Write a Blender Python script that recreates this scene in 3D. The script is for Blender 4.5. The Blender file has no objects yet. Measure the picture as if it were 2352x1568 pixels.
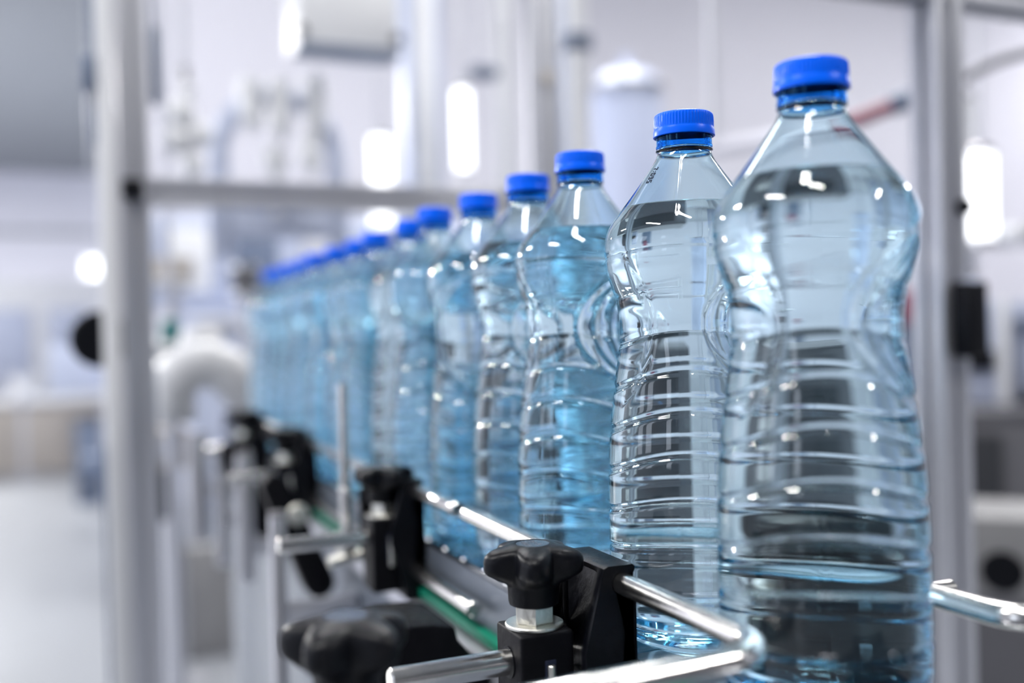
import bpy, bmesh, math, random
import numpy as np
from mathutils import Vector, Matrix
random.seed(4)
PI = math.pi
SC = bpy.context.scene
COL = SC.collection

# ------------------------------------------------------------------ camera
ZB = 0.90                      # height of the conveyor chain above the floor
FPX = 2352 * 35.0 / 36.0
YAW = math.atan(980 / 2287.0)
PITCH = -22 / 2287.0
ROLL = 0.0244
CAMP = Vector((0, 0, ZB + 0.156))
FH = Vector((math.sin(YAW), math.cos(YAW), 0))
RH = Vector((math.cos(YAW), -math.sin(YAW), 0))
UP = Vector((0, 0, 1))
FC = (FH * math.cos(PITCH) + UP * math.sin(PITCH)).normalized()
U0 = RH.cross(FC)
RC = RH * math.cos(ROLL) - U0 * math.sin(ROLL)
UC = U0 * math.cos(ROLL) + RH * math.sin(ROLL)
cam = bpy.data.cameras.new('camera')
cam.lens = 35
cam.sensor_width = 36
cam.clip_start = 0.02
cam.clip_end = 100
cam.dof.use_dof = True
cam.dof.focus_distance = 0.492
cam.dof.aperture_fstop = 2.6
co = bpy.data.objects.new('camera', cam)
COL.objects.link(co)
m = Matrix((RC, UC, -FC)).transposed().to_4x4()
m.translation = CAMP
co.matrix_world = m
SC.camera = co


def at(px, py, d):
    """world point seen at a photograph pixel at depth d metres"""
    return CAMP + d * (FC + (px - 1176) / FPX * RC - (py - 784) / FPX * UC)


# ------------------------------------------------------------------ world, light, exposure
w = bpy.data.worlds.new('world')
SC.world = w
w.use_nodes = True
bg = w.node_tree.nodes['Background']
bg.inputs[0].default_value = (0.80, 0.87, 1.0, 1)
bg.inputs[1].default_value = 3.2
SC.view_settings.view_transform = 'Standard'
SC.view_settings.look = 'None'
SC.view_settings.exposure = 0.45
SC.view_settings.gamma = 1
SC.view_settings.use_curve_mapping = False
cy = SC.cycles
cy.max_bounces = 28
cy.transmission_bounces = 28
cy.glossy_bounces = 6
cy.diffuse_bounces = 3
cy.transparent_max_bounces = 16
cy.volume_bounces = 0
cy.caustics_reflective = False
cy.caustics_refractive = False
cy.use_denoising = True
cy.use_adaptive_sampling = True
cy.adaptive_threshold = 0.025
cy.sample_clamp_indirect = 8


def area(name, loc, size, size_y, power, rot=(0, 0, 0), color=(1, 0.98, 0.95)):
    l = bpy.data.lights.new(name, 'AREA')
    l.shape = 'RECTANGLE'
    l.size = size
    l.size_y = size_y
    l.energy = power
    l.color = color
    o = bpy.data.objects.new(name, l)
    o.location = loc
    o.rotation_euler = rot
    COL.objects.link(o)
    return o


CEIL = 4.6
LAMPS = [(-0.45, -0.55), (3.6, -2.8), (-2.9, 0.6), (2.2, 2.8), (-3.6, 5.6), (0.6, 4.6), (5.9, 3.9), (-3.2, 14.0), (9.0, 4.3), (9.9, 5.9)]
LAMPW = [48, 100, 90, 84, 150, 32, 60, 1350, 42, 42]

# ------------------------------------------------------------------ materials
def mat(name, color=(0.8, 0.8, 0.8), rough=0.5, metal=0.0, noise=0.0, scale=40.0, bump=0.0, stretch=(1, 1, 1), spec=0.5,
        emit=None, estr=0.0, trans=0.0, ior=1.45, coat=0.0):
    mt = bpy.data.materials.new(name)
    mt.use_nodes = True
    nt = mt.node_tree
    b = nt.nodes['Principled BSDF']
    b.inputs['Base Color'].default_value = (*color, 1)
    b.inputs['Roughness'].default_value = rough
    b.inputs['Metallic'].default_value = metal
    b.inputs['IOR'].default_value = ior
    b.inputs['Specular IOR Level'].default_value = spec
    b.inputs['Transmission Weight'].default_value = trans
    b.inputs['Coat Weight'].default_value = coat
    if emit:
        b.inputs['Emission Color'].default_value = (*emit, 1)
        b.inputs['Emission Strength'].default_value = estr
    if noise > 0 or bump > 0:
        tc = nt.nodes.new('ShaderNodeTexCoord')
        mp = nt.nodes.new('ShaderNodeMapping')
        mp.inputs['Scale'].default_value = stretch
        nz = nt.nodes.new('ShaderNodeTexNoise')
        nz.inputs['Scale'].default_value = scale
        nz.inputs['Detail'].default_value = 4
        nt.links.new(tc.outputs['Object'], mp.inputs[0])
        nt.links.new(mp.outputs[0], nz.inputs['Vector'])
        if noise > 0:
            mx = nt.nodes.new('ShaderNodeMix')
            mx.data_type = 'RGBA'
            mx.inputs[6].default_value = (*[c * (1 - noise) for c in color], 1)
            mx.inputs[7].default_value = (*[min(1, c * (1 + noise)) for c in color], 1)
            nt.links.new(nz.outputs['Fac'], mx.inputs[0])
            nt.links.new(mx.outputs[2], b.inputs['Base Color'])
            mr = nt.nodes.new('ShaderNodeMapRange')
            mr.inputs[3].default_value = max(0.02, rough * (1 - noise))
            mr.inputs[4].default_value = min(1, rough * (1 + noise))
            nt.links.new(nz.outputs['Fac'], mr.inputs[0])
            nt.links.new(mr.outputs[0], b.inputs['Roughness'])
        if bump > 0:
            bp = nt.nodes.new('ShaderNodeBump')
            bp.inputs['Strength'].default_value = bump
            bp.inputs['Distance'].default_value = 0.001
            nt.links.new(nz.outputs['Fac'], bp.inputs['Height'])
            nt.links.new(bp.outputs[0], b.inputs['Normal'])
    return mt


def glass(name, ior, volume=None, color=(1, 1, 1)):
    mt = bpy.data.materials.new(name)
    mt.use_nodes = True
    nt = mt.node_tree
    nt.nodes.clear()
    out = nt.nodes.new('ShaderNodeOutputMaterial')
    g = nt.nodes.new('ShaderNodeBsdfGlass')
    g.inputs['Color'].default_value = (*color, 1)
    g.inputs['Roughness'].default_value = 0
    g.inputs['IOR'].default_value = ior
    nt.links.new(g.outputs[0], out.inputs[0])
    if volume:
        v = nt.nodes.new('ShaderNodeVolumeAbsorption')
        v.inputs['Color'].default_value = (*volume[0], 1)
        v.inputs['Density'].default_value = volume[1]
        nt.links.new(v.outputs[0], out.inputs[1])
    return mt


M = {}
M['steel'] = mat('brushed_steel', (0.74, 0.73, 0.72), 0.24, 1.0, 0.12, 60, 0.15, (1, 1, 1))
M['rod'] = mat('polished_rod', (0.80, 0.785, 0.76), 0.20, 1.0, 0.10, 180, 0.10)
M['belt'] = mat('chain_steel', (0.36, 0.37, 0.40), 0.14, 1.0, 0.10, 30, 0.05)
M['nut'] = mat('zinc_nut', (0.72, 0.71, 0.66), 0.36, 1.0, 0.18, 220, 0.5)
M['black'] = mat('black_plastic', (0.003, 0.0035, 0.006), 0.40, 0.0, 0.35, 300, 0.3, spec=0.24)
M['black_dull'] = mat('dull_black_plastic', (0.003, 0.003, 0.005), 0.50, 0.0, 0.3, 200, 0.3, spec=0.18)
M['alu'] = mat('aluminium_profile', (0.62, 0.63, 0.68), 0.42, 0.75, 0.08, 12, 0, (1, 1, 0.1))
M['alu_dark'] = mat('aluminium_groove', (0.30, 0.29, 0.31), 0.5, 0.5)
M['green'] = mat('green_wear_strip', (0.0, 0.20, 0.12), 0.45, 0, 0.1, 40)
M['side'] = mat('side_sheet_steel', (0.22, 0.25, 0.30), 0.38, 0.6, 0.12, 8)
M['cap'] = mat('blue_cap', (0.0, 0.135, 1.0), 0.33, 0, 0, spec=0.25)
M['floor'] = mat('epoxy_floor', (0.29, 0.305, 0.335), 0.38, 0, 0.10, 0.9, 0, spec=0.4)
M['wall'] = mat('lavender_wall', (0.66, 0.66, 0.735), 0.8, 0, 0.03, 1.5)
M['ceiling'] = mat('ceiling_paint', (0.27, 0.285, 0.31), 0.85, 0, 0.04, 1.0)
M['white'] = mat('white_enamel', (0.82, 0.83, 0.86), 0.35, 0, 0.03, 5)
M['paleblue'] = mat('pale_blue_paint', (0.52, 0.57, 0.72), 0.4, 0.1, 0.06, 5)
M['slate'] = mat('slate_paint', (0.17, 0.21, 0.30), 0.45, 0.1, 0.08, 6)
M['grey'] = mat('grey_machine_paint', (0.13, 0.13, 0.145), 0.5, 0.0, 0.12, 4)
M['midgrey'] = mat('mid_grey_paint', (0.26, 0.26, 0.27), 0.5, 0, 0.06, 6)
M['darkgrey'] = mat('dark_machine_paint', (0.045, 0.047, 0.055), 0.5, 0.0, 0.15, 4)
M['beige'] = mat('beige_plastic', (0.50, 0.46, 0.42), 0.5, 0, 0.06, 6)
M['teal'] = mat('teal_plastic', (0.01, 0.20, 0.19), 0.4)
M['red'] = mat('red_plastic', (0.30, 0.09, 0.14), 0.4)
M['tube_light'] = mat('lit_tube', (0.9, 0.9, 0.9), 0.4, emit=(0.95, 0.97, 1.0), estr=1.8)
M['lamp'] = mat('lamp_diffuser', (0.9, 0.9, 0.9), 0.4, emit=(0.97, 0.98, 1.0), estr=20.0)
M['lamp_box'] = mat('lamp_housing', (0.6, 0.6, 0.62), 0.5)
M['pane'] = glass('clear_guard_panel', 1.02)
M['ink'] = mat('dark_ink', (0.01, 0.015, 0.04), 0.6)
M['print'] = mat('grey_print', (0.16, 0.18, 0.22), 0.5)
M['vessel'] = mat('bluish_vessel', (0.60, 0.66, 0.85), 0.25, 0, 0.03, 4)
VOL = ((0.0, 0.75, 1.0), 250.0)
# clear plastic wall: the refraction at its inner face depends on what it touches, air or water
M['pet'] = glass('blue_tinted_plastic', 1.50, VOL)
_nt = M['pet'].node_tree
_at = _nt.nodes.new('ShaderNodeAttribute')
_at.attribute_name = 'interface_ior'
_nt.links.new(_at.outputs['Fac'], [n for n in _nt.nodes if n.type == 'BSDF_GLASS'][0].inputs['IOR'])
M['band'] = glass('clear_blue_band', 1.25, None, (0.40, 0.74, 1.0))
M['water'] = glass('water_surface', 1.33)


# ------------------------------------------------------------------ mesh helpers
class MB:
    def __init__(self):
        self.bm = bmesh.new()

    def box(self, c, s, bevel=0.0, rot=None, seg=2):
        c = Vector(c)
        r = bmesh.ops.create_cube(self.bm, size=1.0)
        vs = r['verts']
        for v in vs:
            v.co = Vector((v.co.x * s[0], v.co.y * s[1], v.co.z * s[2]))
        if bevel > 0:
            es = list({e for v in vs for e in v.link_edges})
            rb = bmesh.ops.bevel(self.bm, geom=es, offset=bevel, segments=seg, affect='EDGES', profile=0.5)
            vs = list({v for f in rb['faces'] for v in f.verts} | {v for v in vs if v.is_valid})
        for v in vs:
            p = v.co
            if rot is not None:
                p = rot @ p
            v.co = p + c
        return self

    def lathe(self, prof, n=32, c=(0, 0, 0), rot=None, rfun=None):
        """prof: list of (r, z); r = 0 closes the end"""
        c = Vector(c)
        rings = []
        for (r, z) in prof:
            if r <= 1e-7:
                p = Vector((0, 0, z))
                rings.append([self.bm.verts.new(c + (rot @ p if rot is not None else p))])
            else:
                ring = []
                for i in range(n):
                    a = 2 * PI * i / n
                    rr = r if rfun is None else rfun(r, z, a)
                    p = Vector((rr * math.cos(a), rr * math.sin(a), z))
                    ring.append(self.bm.verts.new(c + (rot @ p if rot is not None else p)))
                rings.append(ring)
        for A, B in zip(rings[:-1], rings[1:]):
            if len(A) == 1 and len(B) == 1:
                continue
            for i in range(n):
                j = (i + 1) % n
                if len(A) == 1:
                    self.bm.faces.new((A[0], B[j], B[i]))
                elif len(B) == 1:
                    self.bm.faces.new((A[i], A[j], B[0]))
                else:
                    self.bm.faces.new((A[i], A[j], B[j], B[i]))
        return self

    def cyl(self, a, b, r, n=24, bev=0.0, r2=None):
        a = Vector(a)
        b = Vector(b)
        L = (b - a).length
        rot = (b - a).to_track_quat('Z', 'Y').to_matrix()
        r2 = r if r2 is None else r2
        if bev > 0:
            prof = [(0, 0), (r - bev, 0), (r, bev), (r2, L - bev), (r2 - bev, L), (0, L)]
        else:
            prof = [(0, 0), (r, 0), (r2, L), (0, L)]
        return self.lathe(prof, n, a, rot)

    def tube(self, pts, r, n=20, bev=0.0008):
        """bent rod through pts with flat ends"""
        pts = [Vector(p) for p in pts]
        T = []
        for i in range(len(pts)):
            if i == 0:
                t = pts[1] - pts[0]
            elif i == len(pts) - 1:
                t = pts[-1] - pts[-2]
            else:
                t = (pts[i] - pts[i - 1]).normalized() + (pts[i + 1] - pts[i]).normalized()
            T.append(t.normalized())
        up = Vector((0, 0, 1)) if abs(T[0].z) < 0.9 else Vector((1, 0, 0))
        nrm = T[0].cross(up).normalized()
        rings = []
        st = [(pts[0], T[0], r - bev)] + [(pts[0] + T[0] * bev, T[0], r)] + [(p, t, r) for p, t in zip(pts[1:-1], T[1:-1])] + \
             [(pts[-1] - T[-1] * bev, T[-1], r), (pts[-1], T[-1], r - bev)]
        for p, t, rr in st:
            nrm = (nrm - t * nrm.dot(t)).normalized()
            bi = t.cross(nrm)
            rings.append([self.bm.verts.new(p + nrm * math.cos(2 * PI * k / n) * rr + bi * math.sin(2 * PI * k / n) * rr) for k in range(n)])
        for A, B in zip(rings[:-1], rings[1:]):
            for i in range(n):
                j = (i + 1) % n
                self.bm.faces.new((A[i], A[j], B[j], B[i]))
        self.bm.faces.new(rings[0][::-1])
        self.bm.faces.new(rings[-1])
        return self

    def prism(self, poly, y0, y1, bevel=0.0, xf=None):
        """poly in (x, z), extruded along y"""
        A = [self.bm.verts.new((x, y0, z)) for x, z in poly]
        B = [self.bm.verts.new((x, y1, z)) for x, z in poly]
        fs = [self.bm.faces.new(A[::-1]), self.bm.faces.new(B)]
        n = len(poly)
        for i in range(n):
            j = (i + 1) % n
            fs.append(self.bm.faces.new((A[i], A[j], B[j], B[i])))
        bmesh.ops.recalc_face_normals(self.bm, faces=fs)
        if bevel > 0:
            es = list({e for f in fs for e in f.edges if e.calc_face_angle(0) > 0.5})
            bmesh.ops.bevel(self.bm, geom=es, offset=bevel, segments=2, affect='EDGES', profile=0.5)
        if xf is not None:
            for v in self.bm.verts:
                v.co = xf(v.co)
        return self

    def obj(self, name, mt, parent=None, smooth=35, loc=None):
        me = bpy.data.meshes.new(name)
        bmesh.ops.recalc_face_normals(self.bm, faces=self.bm.faces)
        self.bm.to_mesh(me)
        self.bm.free()
        me.materials.append(M[mt] if isinstance(mt, str) else mt)
        if smooth:
            me.polygons.foreach_set('use_smooth', [True] * len(me.polygons))
            me.set_sharp_from_angle(angle=math.radians(smooth))
        o = bpy.data.objects.new(name, me)
        COL.objects.link(o)
        if parent is not None:
            o.parent = parent
        if loc is not None:
            o.location = loc
        return o


def tag(o, label=None, cat=None, group=None, kind=None):
    if label:
        o['label'] = label
    if cat:
        o['category'] = cat
    if group:
        o['group'] = group
    if kind:
        o['kind'] = kind
    return o


def thing(name, label, cat, loc=(0, 0, 0), rotz=0.0, group=None):
    o = bpy.data.objects.new(name, None)
    o.empty_display_size = 0.02
    COL.objects.link(o)
    o.location = loc
    o.rotation_euler = (0, 0, rotz)
    return tag(o, label, cat, group)


def copy_tree(o, parent=None):
    kids = [c for c in TREE.get(o.name, [])]
    c = o.copy()
    COL.objects.link(c)
    if parent is not None:
        c.parent = parent
    TREE[c.name] = []
    for k in kids:
        ck = copy_tree(k, c)
        TREE[c.name].append(ck)
    return c


TREE = {}


def index_tree():
    TREE.clear()
    for o in list(COL.objects):
        TREE.setdefault(o.name, [])
        if o.parent:
            TREE.setdefault(o.parent.name, []).append(o)


# ------------------------------------------------------------------ the setting
def struct(name, mb, mt, label=None):
    o = mb.obj(name, mt, None, 0)
    o['kind'] = 'structure'
    if label:
        o['label'] = label
    return o


struct('floor', MB().box((1.8, 8, -0.05), (18.8, 30, 0.1)), 'floor', 'smooth light grey factory floor')
struct('ceiling', MB().box((1.8, 8, CEIL + 0.05), (18.8, 30, 0.1)), 'ceiling', 'plain grey factory ceiling')
struct('wall_back', MB().box((1.5, 22.9, CEIL / 2), (18, 0.2, CEIL)), 'wall', 'pale far wall of the hall')
struct('wall_partition', MB().box((5.6, 7.0, CEIL / 2), (10.8, 0.2, CEIL)), 'wall', 'pale lavender wall behind the filling machine')
struct('wall_right', MB().box((11.1, 0.4, CEIL / 2), (0.2, 13.2, CEIL)), 'wall', 'pale lavender wall on the far side')
struct('wall_front', MB().box((1.8, -6.9, CEIL / 2), (18.6, 0.2, CEIL)), 'grey', 'grey wall at the near end of the hall')

for i, (x, y) in enumerate(LAMPS):
    t = thing('ceiling_light', 'white ceiling strip light ' + ['above the near end of the conveyor', 'on the far side near the front wall', 'over the aisle beside the clamps', 'above the guard frame with the black lock',
                                                                'over the aisle beyond the guard frame', 'above the filling machine', 'over the dark grey machine cabinet', 'deep in the hall over the long bench', 'close to the far side wall', 'in the corner of the far side wall and the partition'][i], 'lamp', (x, y, CEIL), 0, 'ceiling strip lights')
    MB().box((0, 0, -0.03), (0.30, 1.7, 0.06), 0.006).obj('housing', 'lamp_box', t)
    MB().box((0, 0, -0.064), (0.22, 1.6, 0.008)).obj('diffuser', 'lamp', t, 0)
    a = area('light', (0, 0, -0.075), 0.22, 1.6, LAMPW[i])
    a.parent = t

# window lights: tall daylight openings in the left wall
def window_wall():
    ys = [(-6.8, -4.6), (-2.6, -1.2), (1.6, 3.2)]
    return ys


struct('wall_left', MB().box((-7.6, 14.4, CEIL / 2), (0.2, 17.0, CEIL)).box((-7.6, 0, 0.35), (0.2, 14.0, 0.7)).box((-7.6, 0, CEIL - 0.3), (0.2, 14, 0.6)).box((-7.6, -5.55, 2.35), (0.2, 2.9, 3.3)).box((-7.6, -1.3, 2.35), (0.2, 3.2, 3.3)).box((-7.6, 1.9, 2.35), (0.2, 0.8, 3.3)).box((-7.6, 4.75, 2.35), (0.2, 2.5, 3.3)), 'wall',
       'pale wall with tall openings for daylight')


# ------------------------------------------------------------------ the bottle
ZS = 0.985            # bottle height scale, 263 mm tall


def bottle_mesh():
    NT = 288
    zl = 0.2195        # water level
    # control profile of the outside (z, r)
    cp = [(0.0000, 0.0280), (0.0006, 0.0300), (0.0022, 0.0335), (0.0050, 0.0375), (0.0090, 0.0402), (0.0140, 0.0416), (0.0200, 0.0421),
          (0.040, 0.0421), (0.070, 0.0420), (0.092, 0.0414), (0.110, 0.0400), (0.126, 0.0382), (0.140, 0.0364), (0.152, 0.0352), (0.162, 0.0350),
          (0.172, 0.0362), (0.182, 0.0389), (0.190, 0.0407), (0.197, 0.0414), (0.204, 0.0408), (0.2105, 0.0383), (0.2160, 0.0345),
          (0.2240, 0.0285), (0.2320, 0.0227), (0.2390, 0.0178), (0.2440, 0.0146), (0.2465, 0.0136)]
    zc = np.array([p[0] for p in cp])
    rc = np.array([p[1] for p in cp])
    zz = np.concatenate([np.linspace(0, 0.02, 30)[:-1], np.linspace(0.02, 0.2465, 340)])
    k = np.argmin(abs(zz - zl))
    zz[k] = zl
    # catmull-rom like smoothing of the control profile
    def spl(z):
        m = np.gradient(rc, zc)
        i = np.clip(np.searchsorted(zc, z) - 1, 0, len(zc) - 2)
        h = zc[i + 1] - zc[i]
        t = (z - zc[i]) / h
        return ((2 * t**3 - 3 * t**2 + 1) * rc[i] + (t**3 - 2 * t**2 + t) * h * m[i] + (-2 * t**3 + 3 * t**2) * rc[i + 1] + (t**3 - t**2) * h * m[i + 1])
    th = np.linspace(0, 2 * PI, NT, endpoint=False)
    Z, T = np.meshgrid(zz, th, indexing='ij')
    R = spl(Z.ravel()).reshape(Z.shape)

    def groove(zm, w, dep, amp, ph=0.2, nn=2):
        zc_ = zm + amp * np.cos(nn * (T - ph))
        s = (Z - zc_) / w
        return dep * np.exp(-np.abs(s)**2.6) 

    D = np.zeros_like(Z)
    for zm, amp, dep in [(0.0118, 0, .0008), (0.031, .0003, .0013), (0.051, .0030, .0013), (0.0715, .0048, .0013), (0.092, .0058, .0013), (0.1125, .0058, .0013),
                         (0.1325, .0050, .0011), (0.1535, .0034, .0008), (0.1755, .0026, .0005), (0.1965, .0022, .0007)]:
        D += groove(zm, 0.0017, dep * 0.85, amp)
    # swooping grooves around the waist
    for c0 in (0.45, 0.45 + PI):
        for off, k0, dp in ((0.0, 0.95, .0015), (0.30, 0.75, .0012), (0.60, 0.62, .0012), (-0.75, -0.35, .0007)):
            tc = c0 + off + k0 * ((Z - 0.160) / 0.036) ** 2
            d = (T - tc + PI) % (2 * PI) - PI
            sl = 2 * k0 * (Z - 0.160) / 0.036 ** 2 * 0.038          # slope, to keep the width across the groove even
            win = 1 / (1 + np.exp(-(Z - 0.124) / 0.003)) * 1 / (1 + np.exp((Z - 0.200) / 0.002))
            D += dp * (1.0 if c0 < 1 else 0.45) * np.exp(-(d * 0.038 / np.sqrt(1 + sl ** 2) / 0.0017) ** 2) * win
    # soft flats pressed into the waist
    D += 0.0009 * (0.5 + 0.5 * np.cos(5 * (T - 0.2))) * np.exp(-((Z - 0.158) / 0.018) ** 2)
    D[Z > 0.2035] = 0
    D[Z < 0.004] = 0
    # mould seam, two fine ridges
    for s0 in (0.07, 0.07 + PI):
        d = (T - s0 + PI) % (2 * PI) - PI
        D -= 0.00016 * np.exp(-(d * 0.04 / 0.0004) ** 2)
    RO = R - D
    # neck: rings above the shoulder (z, r)
    neck = [(0.2472, 0.0134), (0.2478, 0.0136), (0.2480, 0.0141), (0.2484, 0.0143), (0.2490, 0.0141), (0.2493, 0.0134), (0.2500, 0.0130), (0.2560, 0.0129), (0.2620, 0.0128),
            (0.2632, 0.0122)]
    verts = []
    RI = RO - 0.0007
    n_o = len(zz)
    ct, st_ = np.cos(th), np.sin(th)

    def ringv(r, z):
        rr = r if isinstance(r, np.ndarray) else np.full(NT, r)
        zv = z if isinstance(z, np.ndarray) else np.full(NT, z)
        return np.stack([rr * ct, rr * st_, zv], 1)
    rings = []
    mats = []          # material of the band that ends at ring i
    # outside: base centre ring to the mouth
    base = [(0.0030, 0.0062), (0.010, 0.0060), (0.017, 0.0048), (0.0225, 0.0026), (0.0252, 0.0006), (0.0268, 0.0)]
    for r, z in base:
        # five shallow feet pressed into the base
        rings.append(ringv(r * (1 + 0.0 * np.cos(5 * th)), z + 0.0006 * np.cos(5 * th) * (r / 0.027) * (1 if 0.005 < r < 0.024 else 0)))
        mats.append(0)
    for i in range(n_o):
        rings.append(ringv(RO[i], zz[i]))
        mats.append(0)
    for z, r in neck:
        rings.append(ringv(r, z))
        mats.append(0)
    # over the rim and down the inside
    rings.append(ringv(0.0110, 0.2632)); mats.append(0)
    rings.append(ringv(0.0108, 0.2620)); mats.append(2)
    rings.append(ringv(0.0112, 0.2500)); mats.append(2)
    rings.append(ringv(0.0122, 0.2472)); mats.append(2)
    wet_ring = None
    for i in range(n_o - 1, 2, -1):
        z = zz[i]
        zi = z if z > 0.012 else z + 0.0009
        rings.append(ringv(RI[i], zi))
        mats.append(1 if z < zl - 1e-6 else 2)
        if i == k:
            wet_ring = RI[i].copy()
    for r, z in base[::-1][1:]:
        rings.append(ringv(r, z + 0.0009)); mats.append(1)
    V = np.concatenate(rings + [np.array([[0, 0, 0.0063], [0, 0, 0.0072]])])
    nr = len(rings)
    idx = np.arange(NT)
    nxt = (idx + 1) % NT
    faces = []
    fm = []
    for a in range(nr - 1):
        q = np.stack([a * NT + idx, a * NT + nxt, (a + 1) * NT + nxt, (a + 1) * NT + idx], 1)
        faces.append(q)
        fm.append(np.full(NT, mats[a + 1]))
    F = np.concatenate(faces)
    FM = np.concatenate(fm)
    c0, c1 = nr * NT, nr * NT + 1
    t0 = np.stack([nxt, idx, np.full(NT, c0)], 1)
    t1 = np.stack([(nr - 1) * NT + idx, (nr - 1) * NT + nxt, np.full(NT, c1)], 1)
    V[:, 2] *= ZS
    me = bpy.data.meshes.new('bottle_body')
    nv = len(V)
    loops = np.concatenate([F.ravel(), t0.ravel(), t1.ravel()]).astype(np.int32)
    nq = len(F)
    ntri = 2 * NT
    starts = np.concatenate([np.arange(nq) * 4, nq * 4 + np.arange(ntri) * 3]).astype(np.int32)
    me.vertices.add(nv)
    me.vertices.foreach_set('co', V.astype(np.float32).ravel())
    me.loops.add(len(loops))
    me.loops.foreach_set('vertex_index', loops)
    me.polygons.add(nq + ntri)
    me.polygons.foreach_set('loop_start', starts)
    me.materials.append(M['pet'])
    fmi = np.concatenate([FM, np.zeros(NT), np.ones(NT)]).astype(np.int32)
    att = me.attributes.new('interface_ior', 'FLOAT', 'FACE')
    att.data.foreach_set('value', np.array([1.50, 1.50 / 1.33, 1.50])[fmi].astype(np.float32))
    me.update(calc_edges=True)
    me.polygons.foreach_set('use_smooth', [True] * len(me.polygons))
    me.update()
    # water surface: a disc with a small meniscus, meeting the inner wall
    bm = bmesh.new()
    prev = None
    for s, dz in ((1.0, 0.0), (0.97, -0.0005), (0.92, -0.0008), (0.5, -0.0008)):
        ring = [bm.verts.new((wet_ring[i] * s * ct[i], wet_ring[i] * s * st_[i], (zl + dz) * ZS)) for i in range(0, NT, 2)]
        if prev:
            for i in range(len(ring)):
                j = (i + 1) % len(ring)
                bm.faces.new((prev[i], prev[j], ring[j], ring[i]))
        prev = ring
    bm.faces.new(prev)
    for f in bm.faces:
        f.smooth = True
    wm = bpy.data.meshes.new('water')
    bm.normal_update()
    if sum(f.normal.z for f in bm.faces) < 0:
        bmesh.ops.reverse_faces(bm, faces=bm.faces)
    bm.to_mesh(wm)
    bm.free()
    wm.materials.append(M['water'])
    return me, wm


CAPT = 0.2670 + 0.2600 * (ZS - 1)


def cap_mesh():
    n = 240
    def rf(r, z, a):
        if r > 0.0146 and 0.2578 < z < 0.2660:
            return r - 0.00028 * (0.5 + 0.5 * math.cos(a * 60)) 
        return r
    prof = [(0, 0.2670), (0.0125, 0.2670), (0.0138, 0.26675), (0.0146, 0.2661), (0.0149, 0.2655), (0.01505, 0.2640), (0.01515, 0.2610), (0.01520, 0.2585), (0.01505, 0.2577),
            (0.01520, 0.2570), (0.01545, 0.2562), (0.01560, 0.2535), (0.01560, 0.2526), (0.01500, 0.2522), (0.01420, 0.2526), (0.01400, 0.2560), (0.01390, 0.2640), (0.0105, 0.2645), (0.0105, 0.2600), (0.0098, 0.2600), (0.0098, 0.2645), (0, 0.2645)]
    mb = MB().lathe(prof, n, rfun=rf)
    for v in mb.bm.verts:
        v.co = Vector((v.co.x * .985, v.co.y * .985, CAPT - (0.2670 - v.co.z) * (0.80 if v.co.z > 0.2515 else 0.93)))
    return mb


BM_, WM_ = bottle_mesh()
ROW = [(.2768, .3274), (.2795, .4263), (.2792, .5402), (.2832, .6268), (.2833, .7210), (.2775, .8085), (.2850, .9000), (.2815, 1.010), (.2860, 1.100),
       (.2830, 1.190), (.2790, 1.280), (.2830, 1.368), (.2810, 1.456), (.2790, 1.545), (.2800, 1.633)]
LAB = ['largest clear water bottle, frontmost of the conveyor row, beside the bent guide rail end',
       'second water bottle from the front of the row, sharp, dark date code on its shoulder',
       'third water bottle from the front, directly behind the one with the date code',
       'fourth blue-capped water bottle from the front of the conveyor row',
       'fifth blue-capped water bottle from the front of the conveyor row',
       'sixth blue-capped water bottle from the front of the conveyor row',
       'seventh blue-capped water bottle from the front of the conveyor row',
       'eighth blue-capped water bottle from the front of the conveyor row',
       'ninth blue-capped water bottle from the front, last one whose cap stands out separately',
       'sixth from the far end of the row, blurred water bottle with blue cap',
       'fifth from the far end of the row, blurred water bottle with blue cap',
       'fourth from the far end of the row, blurred water bottle with blue cap',
       'third from the far end of the row, blurred water bottle with blue cap',
       'second from the far end of the row, blurred water bottle with blue cap',
       'last water bottle at the far end of the row, by the frame post']
first = None
capobj = None
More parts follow.
